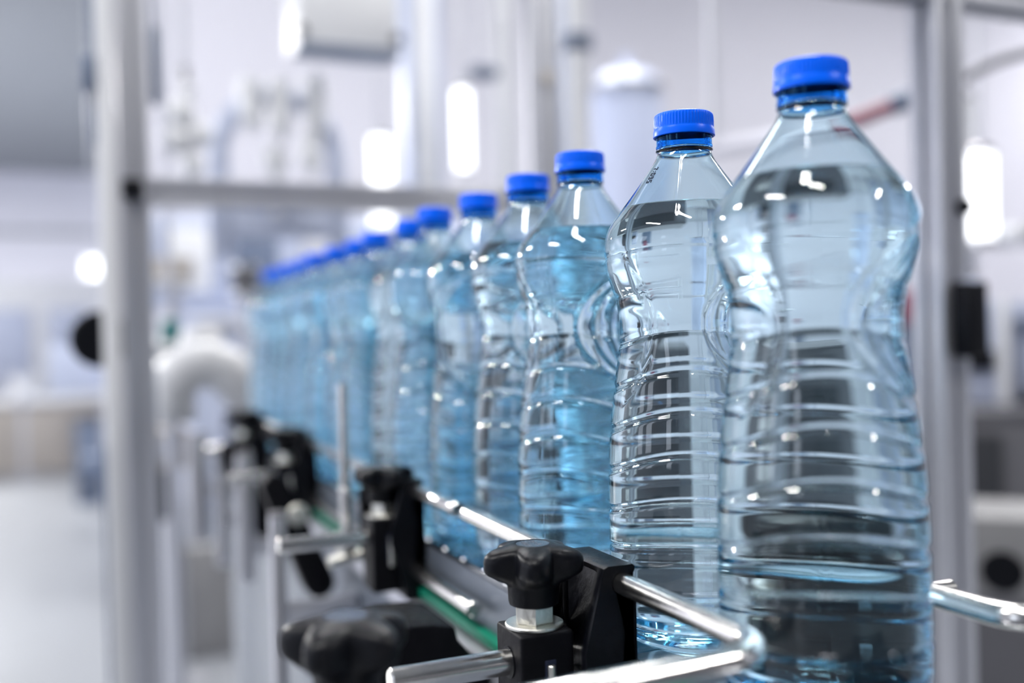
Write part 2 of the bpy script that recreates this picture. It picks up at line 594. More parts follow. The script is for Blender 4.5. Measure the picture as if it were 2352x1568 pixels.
for i, (x, y) in enumerate(ROW):
    t = thing('water_bottle', LAB[i], 'bottle', (x, y, ZB + 0.0002), [-2.37, -2.35, -2.6, 0.3, 2.2, 1.1, 4.0, 2.9, 5.6, .4, 1.7, 3.9, 2.4, 5.0, 1.3][i], 'filled water bottles in a row on the conveyor')
    if i == 0:
        b = bpy.data.objects.new('bottle_body', BM_)
        COL.objects.link(b)
        wsf = bpy.data.objects.new('water', WM_)
        COL.objects.link(wsf)
        c = cap_mesh().obj('cap', 'cap', t, 40)
        capobj = c
        zb0 = 0.2494 * ZS
        bandobj = MB().lathe([(.01345, zb0), (.01395, zb0 + .0001), (.0141, zb0 + .0006), (.0141, zb0 + .0012), (.0138, zb0 + .0018), (.0138, zb0 + .0046), (.0141, zb0 + .0056), (.0138, zb0 + .0062), (.01345, zb0 + .0062), (.01345, zb0)], 96).obj('tamper_band', 'band', t, 50)
        bandobj['label'] = 'clear blue band under the cap'
    else:
        b = bpy.data.objects['bottle_body'].copy()
        COL.objects.link(b)
        wsf = bpy.data.objects['water'].copy()
        COL.objects.link(wsf)
        c = capobj.copy()
        COL.objects.link(c)
        c.parent = t
        bc = bandobj.copy()
        COL.objects.link(bc)
        bc.parent = t
    b.parent = t
    wsf.parent = t
    if i == 1:
        # dotted date code, three short rows of ink dots on the shoulder
        FONT = {'7': ["111", "001", "010", "010", "010"], '0': ["111", "101", "101", "101", "111"], '9': ["111", "101", "111", "001", "111"], '5': ["111", "100", "111", "001", "111"], ':': ["0", "1", "0", "1", "0"]}
        dots = MB()
        def put(s, du, row):
            u = du
            for ch in s:
                g = FONT[ch]
                for rr, line in enumerate(g):
                    for cc, b1 in enumerate(line):
                        if b1 == '1':
                            uu = u + cc * 0.00060
                            vv = row - rr * 0.00066
                            # arc length uu runs down the cone, vv runs around it
                            z0 = 0.2385 - uu * 0.80
                            z = z0 * ZS
                            r = 0.0227 - (z0 - 0.2320) * 0.70 + 0.00045
                            a = DA + vv / 0.020
                            dots.box((r * math.cos(a), r * math.sin(a), z), (0.00044, 0.00044, 0.00044))
                u += (len(g[0]) + 1) * 0.00060
        va = math.atan2(-y, -x) - t.rotation_euler.z      # towards the camera
        DA = va - 0.86
        put('7:095', 0.0, 0.002)
        dots.obj('date_code', 'ink', t, 0)


# ------------------------------------------------------------------ conveyor
cv = thing('conveyor', 'stainless steel slat conveyor carrying the row of water bottles', 'conveyor', (0.281, 0.9, 0))
Y0, Y1 = -0.75, 0.95           # local y: 0.15 .. 1.85 in the world
slat = MB().box((0, 0, 0), (0.090, 0.0372, 0.004), 0.0006, seg=1).obj('chain_slat', 'belt', cv, 30)
ns = int((Y1 - Y0) / 0.0381)
for i in range(ns):
    s = slat if i == 0 else slat.copy()
    if i:
        COL.objects.link(s)
        s.parent = cv
    s.location = (0, Y0 + 0.02 + i * 0.0381, ZB - 0.0022)
for sx in (-1, 1):
    MB().box((sx * 0.0425, (Y0 + Y1) / 2, ZB - 0.0225), (0.004, Y1 - Y0, 0.035)).obj('chain_guide', 'side', cv, 0)
    MB().box((sx * 0.0455, (Y0 + Y1) / 2, ZB - 0.041), (0.012, Y1 - Y0, 0.007), 0.001).obj('wear_strip', 'green', cv)['label'] = 'green plastic wear strip'
    MB().box((sx * 0.049, (Y0 + Y1) / 2, ZB - 0.053), (0.022, Y1 - Y0, 0.012), 0.002).obj('top_flange', 'alu', cv)
    MB().box((sx * 0.045, (Y0 + Y1) / 2, ZB - 0.26), (0.006, Y1 - Y0, 0.42)).obj('side_frame', 'side', cv)
MB().box((0, (Y0 + Y1) / 2, ZB - 0.0600), (0.080, Y1 - Y0, 0.006)).obj('return_pan', 'steel', cv, 0)
for yy in (-0.45, 0.35):
    for sx in (-1, 1):
        l = MB().box((sx * 0.030, yy, (ZB - 0.46) / 2), (0.03, 0.04, ZB - 0.46)).obj('leg', 'alu', cv, 0)

# guide rails
XR, ZR = 0.2285, ZB + 0.0368
XR2, ZR2 = 0.3335, ZB + 0.0380
RR = 0.0052


def bend(p, q, s, rad, n=10):
    """points of a fillet at q between p-q and q-s"""
    p, q, s = Vector(p), Vector(q), Vector(s)
    a = (p - q).normalized()
    b = (s - q).normalized()
    ang = a.angle(b)
    d = rad / math.tan(ang / 2)
    A = q + a * d
    B = q + b * d
    c = q + (a + b).normalized() * (rad / math.sin(ang / 2))
    out = []
    for i in range(n + 1):
        f = i / n
        v = (A - c).normalized().slerp((B - c).normalized(), f) * rad
        out.append(c + v)
    return out


pts = [(XR, 0.615, ZR)] + [(XR, 0.615 - 0.03 * i, ZR) for i in range(1, 9)] + bend((XR, 0.6, ZR), (XR, 0.297, ZR), (0.0, 0.292, ZR - .003), 0.020) + [(0.12, 0.2945, ZR - 0.0015), (0.03, 0.2925, ZR - .003)]
o = MB().tube(pts, RR, 32).obj('guide_rail', 'rod')
tag(o, 'bent bright steel guide rail in front of the frontmost bottles, turning away at its end', 'guide rail')
o = MB().tube([(XR, 0.633, ZR), (XR, 1.1, ZR), (XR, 1.56, ZR)], RR, 32).obj('guide_rail', 'rod')
tag(o, 'straight steel guide rail running on behind the small gap towards the far bottles', 'guide rail')
o = MB().tube([(XR, 0.606, ZB - 0.024), (XR, 1.1, ZB - 0.024), (XR, 1.56, ZB - 0.024)], RR, 32).obj('guide_rail', 'rod')
tag(o, 'lower steel rod below the straight guide rail, beside the chain', 'guide rail')
pts = [(XR2, 1.56, ZR2), (XR2, 1.0, ZR2), (XR2, 0.5, ZR2)] + bend((XR2, 0.6, ZR2), (XR2, 0.276, ZR2), (0.6, 0.270, ZR2), 0.020) + [(0.45, 0.2735, ZR2), (0.60, 0.271, ZR2)]
o = MB().tube(pts, RR, 32).obj('guide_rail', 'rod')
tag(o, 'bent steel guide rail on the far side of the bottles, sweeping out to the right', 'guide rail')


# ------------------------------------------------------------------ rail clamps
def knob_mb(z0=0.0, rot=0.0, c=(0, 0), s=1.0, nl=5, sz=1.0):
    prof = [(0, 0), (.0105, 0), (.0117, .0006), (.0121, .0022), (.0124, .0100), (.0126, .0112), (.0130, .0124), (.0136, .0140), (.0142, .0158), (.0148, .0172), (.0151, .0188),
            (.0152, .0210), (.0152, .0240), (.0151, .0262), (.0149, .0276), (.0145, .0288), (.0138, .0297), (.0125, .0306), (.0108, .0314), (.0092, .0320), (.0084, .0321), (.0080, .0318), (0, .0318)]
    lob = [0, 0, 0, 0, 0, .05, .16, .36, .60, .82, .95, 1, 1, .97, .88, .74, .55, .32, .14, .04, 0, 0, 0]
    mb = MB()
    n = 120
    rings = []
    C = Vector((c[0], c[1], z0))
    for (r, z), l in zip(prof, lob):
        if r == 0:
            rings.append([mb.bm.verts.new(C + Vector((0, 0, z * s * sz)))])
            continue
        ring = []
        for i in range(n):
            a = 2 * PI * i / n
            g = (0.5 + 0.5 * math.cos(nl * (a - rot)))
            g = g ** 0.75
            rr = (r + l * 0.0080 * g + (0.0013 * g if .2 < l else 0)) * s
            ring.append(mb.bm.verts.new(C + Vector((rr * math.cos(a), rr * math.sin(a), z * s * sz))))
        rings.append(ring)
    for A, B in zip(rings[:-1], rings[1:]):
        for i in range(n):
            j = (i + 1) % n
            if len(A) == 1:
                mb.bm.faces.new((A[0], B[j], B[i]))
            elif len(B) == 1:
                mb.bm.faces.new((A[i], A[j], B[0]))
            else:
                mb.bm.faces.new((A[i], A[j], B[j], B[i]))
    return mb


def hex_mb(c, af, h):
    mb = MB()
    r = af / math.sqrt(3)
    c = Vector(c)
    prof = [(0, 0), (r * .93, 0), (r, h * .09), (r, h * .91), (r * .93, h), (0, h)]
    return mb.lathe(prof, 6, c)


def rail_clamp(label, x, y, sx=1, knob_rot=0.0, body_dx=0.0, rod_out=0.121, group=None, lower=True, marks=False):
    """x = 0 is the rail side reference (world X of the guide rail); sx=-1 mirrors for the far side"""
    t = thing('rail_clamp', label, 'clamp', (x, y, ZB), 0, group)
    S = sx

    def X(v):          # world offset measured on the near side, from the rail
        return S * (v - XR)
    zr = 0.0010
    # cross rod
    MB().cyl((X(rod_out), 0, zr), (X(0.2140), 0, zr), 0.0060, 40, 0.0009).obj('cross_rod', 'rod', t, 30)['label'] = 'bright steel cross rod'
    bx = 0.1927 + body_dx
    # body as a block with a vertical slot in the face towards the camera
    mb = MB()
    hw, hd, top, bot = 0.0136, 0.0150, 0.0165, -0.040
    for (cx, cz, wx, wz) in ((-0.0086, (top + bot) / 2, 0.0100, top - bot), (0.0086, (top + bot) / 2, 0.0100, top - bot)):
        pass
    mb.box((X(bx), 0, (top + bot) / 2), (2 * hw, 2 * hd, top - bot), 0.0016, seg=3)
    mb.obj('clamp_body', 'black_dull', t, 30)
    # slot insert and bolt shank in the slot
    MB().box((X(bx) + S * 0.0010, -hd - 0.0001, -0.007), (0.0056, 0.0012, 0.022), 0.0005).obj('slot', 'ink', t, 30)
    MB().cyl((X(bx) + S * 0.0010, -hd - 0.0010, -0.020), (X(bx) + S * 0.0010, -hd - 0.0010, 0.002), 0.0019, 14, .0005).obj('bolt_shank', 'nut', t, 30)
    # collar where the rod enters
    MB().cyl((X(bx) - S * (hw + .0006), 0, zr), (X(bx) - S * (hw - .002), 0, zr), 0.0075, 30).obj('rod_collar', 'black', t, 30)
    wz = top
    MB().lathe([(0.0052, wz), (0.0136, wz), (0.0140, wz + .0004), (0.0140, wz + .0014), (0.0136, wz + .0018), (0.0052, wz + .0018), (0.0052, wz)], 48, (X(bx), 0, 0)).obj('washer', 'nut', t, 30)
    h = hex_mb((0, 0, 0), 0.0168, 0.0088)
    for v in h.bm.verts:
        a = 0.18
        p = v.co.copy()
        v.co = Vector((p.x * math.cos(a) - p.y * math.sin(a) + X(bx), p.x * math.sin(a) + p.y * math.cos(a), p.z + wz + .0018))
    h.obj('hex_nut', 'nut', t, 25)
    kz = wz + .0018 + .0084
    kb = knob_mb(kz, knob_rot, (X(bx), 0), 1.0, 5, .90)
    k = kb.obj('star_knob', 'black', t, 40)
    MB().lathe([(0, kz + .0286), (.0079, kz + .0286), (.0079, kz + .02875), (0, kz + .02875)], 40, (X(bx), 0, 0)).obj('knob_insert', mat_insert, k, 30)
    if marks:
        mk = MB()
        rng = random.Random(2)
        for blk, (x0_, wd) in enumerate(((-0.0046, 0.0026), (0.0004, 0.0030))):
            for rr in range(7):
                for cc in range(4):
                    if rng.random() < 0.72:
                        mk.box((X(bx) + x0_ + cc * wd / 4, -0.0042 + rr * 0.0013, kz + .02880), (wd / 4 * 0.8, 0.0009, 0.00006))
        mk.obj('stamped_print', 'print', k, 0)
    # rail holder: a C shaped jaw; narrow middle, flared ends along the rail
    xl, xr_, zt, zb_ = 0.2085, 0.2353, 0.0455, -0.046
    prof = [(0.2205, zt), (xr_, zt - .0015), (xr_, 0.0405 - .001), (0.2325, 0.0385)]
    # notch around the upper rod (open towards the bottles)
    for i in range(9):
        a = math.radians(60 + 200 * i / 8)
        prof.append((XR + 0.0002 + 0.0056 * math.cos(a), 0.0368 - 0.0 + 0.0056 * math.sin(a)) if i < 0 else (XR + 0.0054 * math.cos(a), 0.0368 + 0.0054 * math.sin(a)))
    prof = [(0.2190, zt - .0012), (0.2210, zt), (xr_ - .001, zt - 0.0002), (xr_, zt - .0012), (xr_, 0.0425), (0.2345, 0.0414)]
    for i in range(9):
        a = math.radians(52 + 240 * i / 8)
        prof.append((XR + 0.0055 * math.cos(a), 0.0368 + 0.0055 * math.sin(a)))
    prof += [(0.2335, 0.0300), (0.2358, 0.0285), (0.2358, -0.0150)]
    for i in range(9):
        a = math.radians(65 + 230 * i / 8)
        prof.append((XR + 0.0055 * math.cos(a), -0.024 + 0.0055 * math.sin(a)))
    prof += [(xr_, -0.0320), (xr_, zb_ + .002), (xr_ - .002, zb_), (0.2210, zb_), (0.2190, zb_ + .0015), (0.2165, -0.030), (0.2115, -0.012), (0.2085, -0.003), (0.2085, 0.006), (0.2098, 0.012), (0.2140, 0.028), (0.2172, 0.040)]
    prof = prof[::-1]
    mb = MB()
    ys = [-0.0220, -0.0210, -0.0180, -0.0160, -0.0120, -0.006, 0.0, 0.006, 0.0120, 0.0160, 0.0180, 0.0210, 0.0220]
    pin = [0.0006, 0, 0, 0.0012, 0.0042, 0.0056, 0.0058, 0.0056, 0.0042, 0.0012, 0, 0, 0.0006]
    rings = []
    for yv, pi_ in zip(ys, pin):
        ring = []
        for (px_, pz_) in prof:
            if px_ < 0.2208 and abs(pz_ + 0.0002) < 0.0405:
                f = min(1, max(0, (abs(pz_ - 0.0015) - 0.006) / 0.012)) if pz_ < 0.044 else 0
                px2 = px_ + pi_ * (0.45 + 0.55 * f)
            else:
                px2 = px_
            ring.append(mb.bm.verts.new((X(px2), yv, pz_)))
        rings.append(ring)
    nP = len(prof)
    for A, B in zip(rings[:-1], rings[1:]):
        for i in range(nP):
            j = (i + 1) % nP
            mb.bm.faces.new((A[i], A[j], B[j], B[i]))
    f1 = mb.bm.faces.new(rings[0])
    f2 = mb.bm.faces.new(rings[-1][::-1])
    bmesh.ops.triangulate(mb.bm, faces=[f1, f2])
    hold = mb.obj('rail_holder', 'black', t, 32)
    # stiffening rib with an eye round the locking pin, and the pin
    MB().box((X(0.2120), 0.0055, 0.0200), (0.0030, 0.0022, 0.030), 0.0008).cyl((X(0.2060), 0.0055, 0.0105), (X(0.2110), 0.0055, 0.0105), 0.0052, 24, .0006).obj('rib', 'black', t, 30)
    MB().cyl((X(0.2045), 0.0055, 0.0115), (X(0.2100), 0.0055, 0.0115), 0.0026, 16, .0008).obj('locking_pin', 'nut', t, 30)
    # back plate of the holder with its moulded lettering kept as small raised bars
    MB().box((X(0.2030), 0.0175, 0.012), (0.016, 0.007, 0.050), 0.0016).obj('back_plate', 'black_dull', t, 30)
    return t


mat_insert = mat('knob_disc', (0.060, 0.075, 0.10), 0.22, 0, 0.2, 300)
rail_clamp('black rail clamp with five-lobed knob, in sharp focus in front of the date-coded bottle', XR, 0.431, 1, math.radians(-88 - 23) + 0.0, marks=True)
rail_clamp('second black rail clamp with knob, just beyond the gap in the guide rail', XR, 0.749, 1, math.radians(-88 - 23 + 36), 0.0165, 0.1275)
rail_clamp('third black rail clamp, blurred, farther along the straight guide rail', XR, 1.130, 1, math.radians(-60), 0.012, 0.142)
rail_clamp('fourth black rail clamp, farthest along the straight guide rail', XR, 1.450, 1, math.radians(-100), 0.012, 0.150)
rail_clamp('black rail clamp on the far side, seen through the frontmost bottle', XR2, 0.4290, -1, 0.3, 0.0, 0.106)
rail_clamp('black rail clamp on the far side behind the middle bottles of the row', XR2, 0.850, -1, 0.7, 0.0, 0.121)


# bracket arms that carry the clamps
def bracket(label, y, x0=0.165, z0=0.012, x1=0.2055, z1=-0.085, wid=0.030, washer=True):
    t = thing('bracket_arm', label, 'bracket', (0, y, ZB))
    dx, dz = x1 - x0, z1 - z0
    L = math.hypot(dx, dz)
    nx, nz = -dz / L, dx / L
    h = 0.0125
    poly = []
    for i in range(9):
        a = PI / 2 + PI * i / 8
        ux, uz = dx / L, dz / L
        c_, s_ = math.cos(a), math.sin(a)
        poly.append((x0 + h * (c_ * ux + s_ * nx), z0 + h * (c_ * uz + s_ * nz)))
    for i in range(9):
        a = -PI / 2 + PI * i / 8
        ux, uz = dx / L, dz / L
        c_, s_ = math.cos(a), math.sin(a)
        poly.append((x1 + h * 1.2 * (c_ * ux + s_ * nx), z1 + h * 1.2 * (c_ * uz + s_ * nz)))
    MB().prism(poly, -wid / 2, wid / 2, 0.0015).obj('arm', 'black_dull', t, 35)
    if washer:
        MB().cyl((x0 + .02, -wid / 2 - 0.004, z0 - .028), (x0 + .02, -wid / 2, z0 - .028), 0.0105, 28, .001).cyl((x0 + .02, -wid / 2 - 0.010, z0 - .028), (x0 + .02, -wid / 2 - .004, z0 - .028), 0.0055, 6, .0006).obj('bolt', 'nut', t, 30)
    return t


bracket('black plastic bracket arm slanting down to the conveyor side behind the second clamp', 0.985)
bracket('black bracket arm slanting down to the conveyor side beside the third clamp', 1.30)
# low wide bracket between the first and the second clamp
t = thing('rail_bracket', 'broad black plastic bracket behind the blurred foreground knob', 'bracket', (0.165, 0.60, ZB))
MB().prism([(-0.026, -0.026), (-0.018, -0.018), (0.000, -0.015), (0.020, -0.016), (0.034, -0.019), (0.036, -0.028), (0.0555, -0.052), (0.0555, -0.10), (-0.026, -0.10)], -0.040, 0.020, 0.003).obj('bracket_body', 'black_dull', t, 35)

t = thing('rail_bracket', 'broad black bracket on the far side, seen low through the frontmost bottle', 'bracket', (0.37, 0.47, ZB))
MB().prism([(-0.0305, -0.030), (-0.026, -0.012), (0.020, -0.008), (0.030, -0.016), (0.032, -0.10), (-0.0305, -0.10)], -0.022, 0.050, 0.003).obj('bracket_body', 'black_dull', t, 35)

# the blurred foreground knob on its block
t = thing('star_knob', 'large blurred black five-lobed knob close to the camera, low on its block', 'knob', (0.088, 0.372, ZB - 0.0015))
k = knob_mb(0.0185, math.radians(-60), (0, 0), 1.04)
k.obj('knob_head', 'black', t, 40)
MB().lathe([(0, .0185 + .0331), (.0082, .0185 + .0331), (.0082, .0185 + .0333), (0, .0185 + .0333)], 40).obj('knob_insert', mat_insert, t, 30)
MB().cyl((0, 0, 0.008), (0, 0, 0.020), 0.0065, 20).obj('stud', 'nut', t, 30)
MB().box((0.004, 0, -0.030), (0.036, 0.034, 0.076), 0.002).obj('block', 'black_dull', t, 30)
# thin upright rod and its collar
t = thing('upright_rod', 'thin upright steel rod standing on the cross rod of the second clamp', 'rod', (0.189, 0.789, ZB))
MB().cyl((0, 0, -0.006), (0, 0, 0.118), 0.0040, 24, .0005).obj('rod', 'rod', t, 30)
MB().cyl((-0.0, 0, -0.020), (0, 0, -0.002), 0.0085, 24, .001).cyl((-.016, -0.004, -0.024), (.020, -0.004, -0.018), 0.0048, 18, .001).obj('collar', 'nut', t, 30)
MB().cyl((0, -0.002, 0.010), (0, -0.002, 0.034), 0.0052, 18, .001).obj('sleeve', 'steel', t, 30)

# side supports along the conveyor: aluminium uprights standing on the floor
def upright(label, px, py_top, d, wpx, py_bot=None):
    p = at(px, py_top, d)
    zbot = 0.0 if py_bot is None else at(px, py_bot, d).z
    wd = wpx * d / FPX / 1.25
    t = thing('side_support', label, 'support', (p.x, p.y, zbot), 0, 'aluminium uprights beside the conveyor')
    MB().box((0, 0, (p.z - zbot) / 2), (wd, wd, p.z - zbot), wd * .12).obj('column', 'alu', t, 30)
    for sx in (-1, 1):
        MB().box((sx * 0.0, -wd / 2 + 0.0008, (p.z - zbot) / 2), (wd * .2, 0.002, (p.z - zbot) - 0.02)).obj('groove', 'alu_dark', t, 0) if sx == 1 else None
    MB().box((0, 0, p.z - zbot + 0.002), (wd * .98, wd * .98, 0.004), 0.001).obj('end_cap', 'alu_dark', t, 30)
    # tie bar back to the side of the conveyor
    MB().box(((0.2325 - p.x) / 2, 0, ZB - 0.10 - zbot), (0.2325 - p.x, wd * .7, 0.02), 0.001).obj('tie_bar', 'alu', t, 30)
    return t


upright('slim aluminium upright directly behind the second clamp, tallest in the picture', 636, 1185, 0.92, 42)
upright('aluminium upright second from the clamps, beside the conveyor', 560, 1045, 1.22, 44, 1335)
upright('aluminium upright third from the clamps, close to the second', 508, 1030, 1.42, 40, 1300)
upright('aluminium upright farthest from the clamps, under the white curved duct', 452, 1000, 1.70, 56, 1240)

# ------------------------------------------------------------------ guard frame around the filler
def profile_bar(t, a, b, s=0.045, name='profile'):
    """square aluminium profile with a groove on each visible side"""
    a, b = Vector(a), Vector(b)
    L = (b - a).length
    rot = (b - a).to_track_quat('Z', 'Y').to_matrix()
    c = (a + b) / 2
    g = MB()
    q = s / 2
    w_ = s * 0.36
    for sx in (-1, 1):
        for sy in (-1, 1):
            g.box(c + rot @ Vector((sx * (q - w_ / 2), sy * (q - w_ / 2), 0)), (w_, w_, L), s * 0.03, rot)
    g.box(c, (s * .55, s * .55, L), 0, rot)
    return g.obj(name, 'alu', t, 30)


GY = 1.62
fr = thing('guard_frame', 'tall aluminium guard frame with black corner plug where the bottle row ends', 'frame', (0.075, GY, 0))
profile_bar(fr, (0, 0, 0), (0, 0, 2.6), 0.045, 'post')
profile_bar(fr, (0.690, 0, 0), (0.690, 0, 2.6), 0.045, 'post')
pz = at(700, 438, 1.6).z
profile_bar(fr, (0.023, 0, 1.2835), (0.667, 0, 1.2835), 0.042, 'crossbar')
MB().box((-0.004, -0.026, 1.2840), (0.030, 0.012, 0.030), 0.002).obj('corner_plug', 'black', fr)
MB().box((-0.038, -0.004, 1.30), (0.026, 0.040, 2.6), 0.004).obj('door_edge', 'white', fr)
MB().cyl((-0.055, -0.02, 1.06), (-0.055, 0.03, 1.06), 0.042, 40, .004).obj('door_handle', 'black', fr)
MB().box((-0.055, 0.0, 1.85), (0.008, 0.012, 1.0)).box((-0.060, -0.01, 1.455), (0.022, 0.03, 0.05), .003).obj('hinge_strip', 'slate', fr)
MB().box((0.033, -0.010, 1.475), (0.014, 0.012, 0.12), .004).box((0.031, -0.006, 1.60), (0.006, 0.010, 0.30)).obj('lock_rod', 'slate', fr)
MB().box((-0.052, -0.01, 0.72), (0.008, 0.02, 0.36)).obj('lower_hinge', 'slate', fr)
MB().box((0.345, 0.012, 1.98), (0.650, 0.004, 1.30)).obj('clear_panel', 'pane', fr, 0)
bpy.data.objects['clear_panel']['label'] = 'clear see-through guard panel'
MB().lathe([(0, 0), (.012, 0), (.012, .004), (0, .005)], 24, (0.690, -0.023, 1.505), Matrix.Rotation(PI / 2, 3, 'X')).obj('bolt_cap', 'beige', fr)

fr2 = thing('guard_frame', 'aluminium guard frame on the far side with black lock, to the right of the bottles', 'frame', (0.955, 0.905, 0))
profile_bar(fr2, (0, 0, 0), (0, 0, 2.4), 0.045, 'post')
zt = at(2145, -6, 1.22).z
profile_bar(fr2, (-0.6, 0.0, zt + .006), (1.2, 0.0, zt + .006), 0.040, 'top_bar')
MB().box((-0.150, -0.034, zt - .008), (0.13, 0.03, 0.022), 0.008).obj('grip', 'black', fr2)
zl_ = at(2165, 735, 1.22).z
MB().box((0.010, -0.034, zl_), (0.036, 0.024, 0.090), 0.004).box((0.034, -0.020, zl_ + .004), (0.020, 0.02, 0.074), 0.003).obj('lock', 'black', fr2)
MB().box((0.010, -0.036, zl_ + .043), (0.018, 0.018, 0.012), 0.003).obj('lock_button', 'paleblue', fr2)
MB().cyl((0.014, -0.030, at(2165, 478, 1.2).z), (0.014, -0.02, at(2165, 478, 1.2).z), 0.010, 20, .001).obj('bolt_cap', 'black', fr2)
profile_bar(fr2, (1.2, 0.0, 0), (1.2, 0.0, 2.4), 0.045, 'post')


# ------------------------------------------------------------------ machinery in the hall
def mk_box(name, label, cat, x0, y0, x1, y1, d, depth, mt, yaw=0.0, bevel=0.006, group=None, extra=None, floor=False, zbase=None, hold=None):
    c = at((x0 + x1) / 2, (y0 + y1) / 2, d)
    wx = (x1 - x0) * d / FPX
    hz = (y1 - y0) * d / FPX
    base = c.z - hz / 2
    if floor:
        hz = base + hz
        base = 0.0
    if zbase is not None:
        hz = base + hz - zbase
        base = zbase
    dirp = Vector((c.x, c.y, 0)).normalized()
    # turned to stand square to the hall (yaw 0) or to face along the given angle
    t = thing(name, label, cat, (c.x + dirp.x * depth / 2, c.y + dirp.y * depth / 2, base), yaw, group)
    MB().box((0, 0, hz / 2), (wx * 1.02, depth, hz), bevel).obj('housing', mt, t)
    holder(t, hold, base, hz)
    if extra:
        extra(t, wx, depth, hz)
    return t


def holder(t, hold, base, h):
    """a slim rod up to the ceiling or a stand down to the floor"""
    if hold == 'up':
        MB().cyl((0, 0, h), (0, 0, CEIL - base), 0.007, 10).obj('hanger', 'alu', t, 30)
    elif hold == 'down':
        MB().cyl((0, 0, -base), (0, 0, 0), 0.016, 12).cyl((0, 0, -base), (0, 0, -base + .01), 0.08, 20).obj('stand', 'alu', t, 30)


def mk_tube(name, label, cat, x, y0, y1, d, wpx, mt, group=None, caps=True, extra=None, hold=None):
    a = at(x, (y0 + y1) / 2, d)
    r = wpx * d / FPX / 2
    h = (y1 - y0) * d / FPX
    t = thing(name, label, cat, (a.x, a.y, a.z - h / 2), 0, group)
    MB().cyl((0, 0, 0), (0, 0, h), r, 28, min(r * .2, .004)).obj('tube', mt, t, 30)
    holder(t, hold, a.z - h / 2, h)
    if caps:
        MB().cyl((0, 0, -.004), (0, 0, .012), r * 1.12, 28, .001).obj('end_ring', 'steel', t, 30)
        MB().cyl((0, 0, h - .012), (0, 0, h + .004), r * 1.12, 28, .001).obj('end_ring', 'steel', t, 30)
    if extra:
        extra(t, r, h)
    return t


# hanging control box with bolts and a dark lower lip
def ctl(t, w_, dep, h):
    MB().box((0, -dep * .3, -0.008), (w_ * 1.05, dep * .5, 0.020), 0.004).obj('lower_lip', 'slate', t)
    for s in (-1, 1):
        MB().cyl((s * w_ * .49, -dep / 2 - .010, 0.035), (s * w_ * .49, -dep / 2, 0.035), 0.016, 16, .002).obj('bolt', 'darkgrey', t)
    MB().box((0, 0, h + .3), (0.06, 0.06, 0.6), 0.004).obj('hanger', 'alu', t)


mk_box('control_box', 'pale control box hanging above the filler, dark lip and corner bolts', 'box', 668, -70, 900, 108, 2.8, 0.18, 'white', extra=ctl)
mk_box('machine_column', 'pale blue upright machine column right of the hanging control box', 'column', 925, -60, 1010, 620, 3.3, 0.10, 'paleblue', extra=lambda t, w_, dep, h: MB().box((0, -dep / 2 - .004, h / 2), (w_ * .5, .008, h * .9), .002).obj('cover', 'white', t))
mk_tube('tube_light', 'bright lit tube standing below the control box, left one', 'lamp', 876, 310, 530, 3.25, 46, 'tube_light', hold='up')
mk_tube('tube_light', 'bright lit tube right of the machine column, narrower', 'lamp', 1063, 200, 400, 3.0, 36, 'tube_light', hold='up')
mk_tube('steel_pipe', 'pale upright pipe just left of the brownish frame post', 'pipe', 1158, -60, 520, 3.2, 38, 'white')
mk_tube('steel_pipe', 'bright upright pipe with a dark collar, right of the frame post', 'pipe', 1328, -60, 520, 2.6, 44, 'white',
        extra=lambda t, r, h: MB().cyl((0, 0, h * .70), (0, 0, h * .70 + .035), r * 1.7, 28, .003).obj('collar', 'slate', t))
mk_tube('steel_pipe', 'dull upright pipe behind the collared pipe', 'pipe', 1287, -60, 520, 3.0, 40, 'paleblue')
mk_box('latch', 'slate blue latch beside the pale upright pipe', 'latch', 1075, 150, 1142, 176, 3.0, 0.05, 'slate',
       extra=lambda t, w_, dep, h: MB().box((-w_ * .3, -dep * .7, h * .5), (w_ * .3, .02, h * .6), .003).obj('tongue', 'slate', t), hold='up')
mk_tube('dosing_vessel', 'round bluish vessel on a stand to the right of the pipes', 'vessel', 1445, 205, 760, 4.2, 165, 'vessel',
        extra=lambda t, r, h: MB().lathe([(r * .98, h), (r * .8, h + r * .35), (r * .3, h + r * .5), (r * .12, h + r * .55), (r * .12, h + r * .9), (0, h + r * .9)], 28).obj('dome_lid', 'vessel', t), hold='down')

# filler heads under the machine: a dark arch with white nozzles
t = thing('filling_machine', 'curved blue grey filler head with white nozzles above the crossbar', 'machine', at(640, 400, 3.0))
pts = []
for i in range(15):
    a = PI * i / 14
    pts.append((0.175 * math.cos(a), 0, 0.045 + 0.19 * math.sin(a)))
MB().tube([(0.175, 0, -0.25)] + pts + [(-0.175, 0, -0.25)], 0.030, 20).obj('arch_pipe', 'paleblue', t, 50)
for i, (ox, oz, hh) in enumerate(((-.085, .14, .16), (.0, .12, .19), (.105, .13, .20), (-.02, .0, .09), (.09, .02, .12), (-0.02, -.1, .08))):
    MB().cyl((ox, -.05, oz), (ox, -.05, oz + hh * .8), 0.035, 22, .004).cyl((ox, -.05, oz - .03), (ox, -.05, oz), 0.018, 16, .002).obj('nozzle', 'white', t, 40)
MB().box((0, .02, -.14), (.42, .08, .10), .01).obj('manifold', 'paleblue', t)

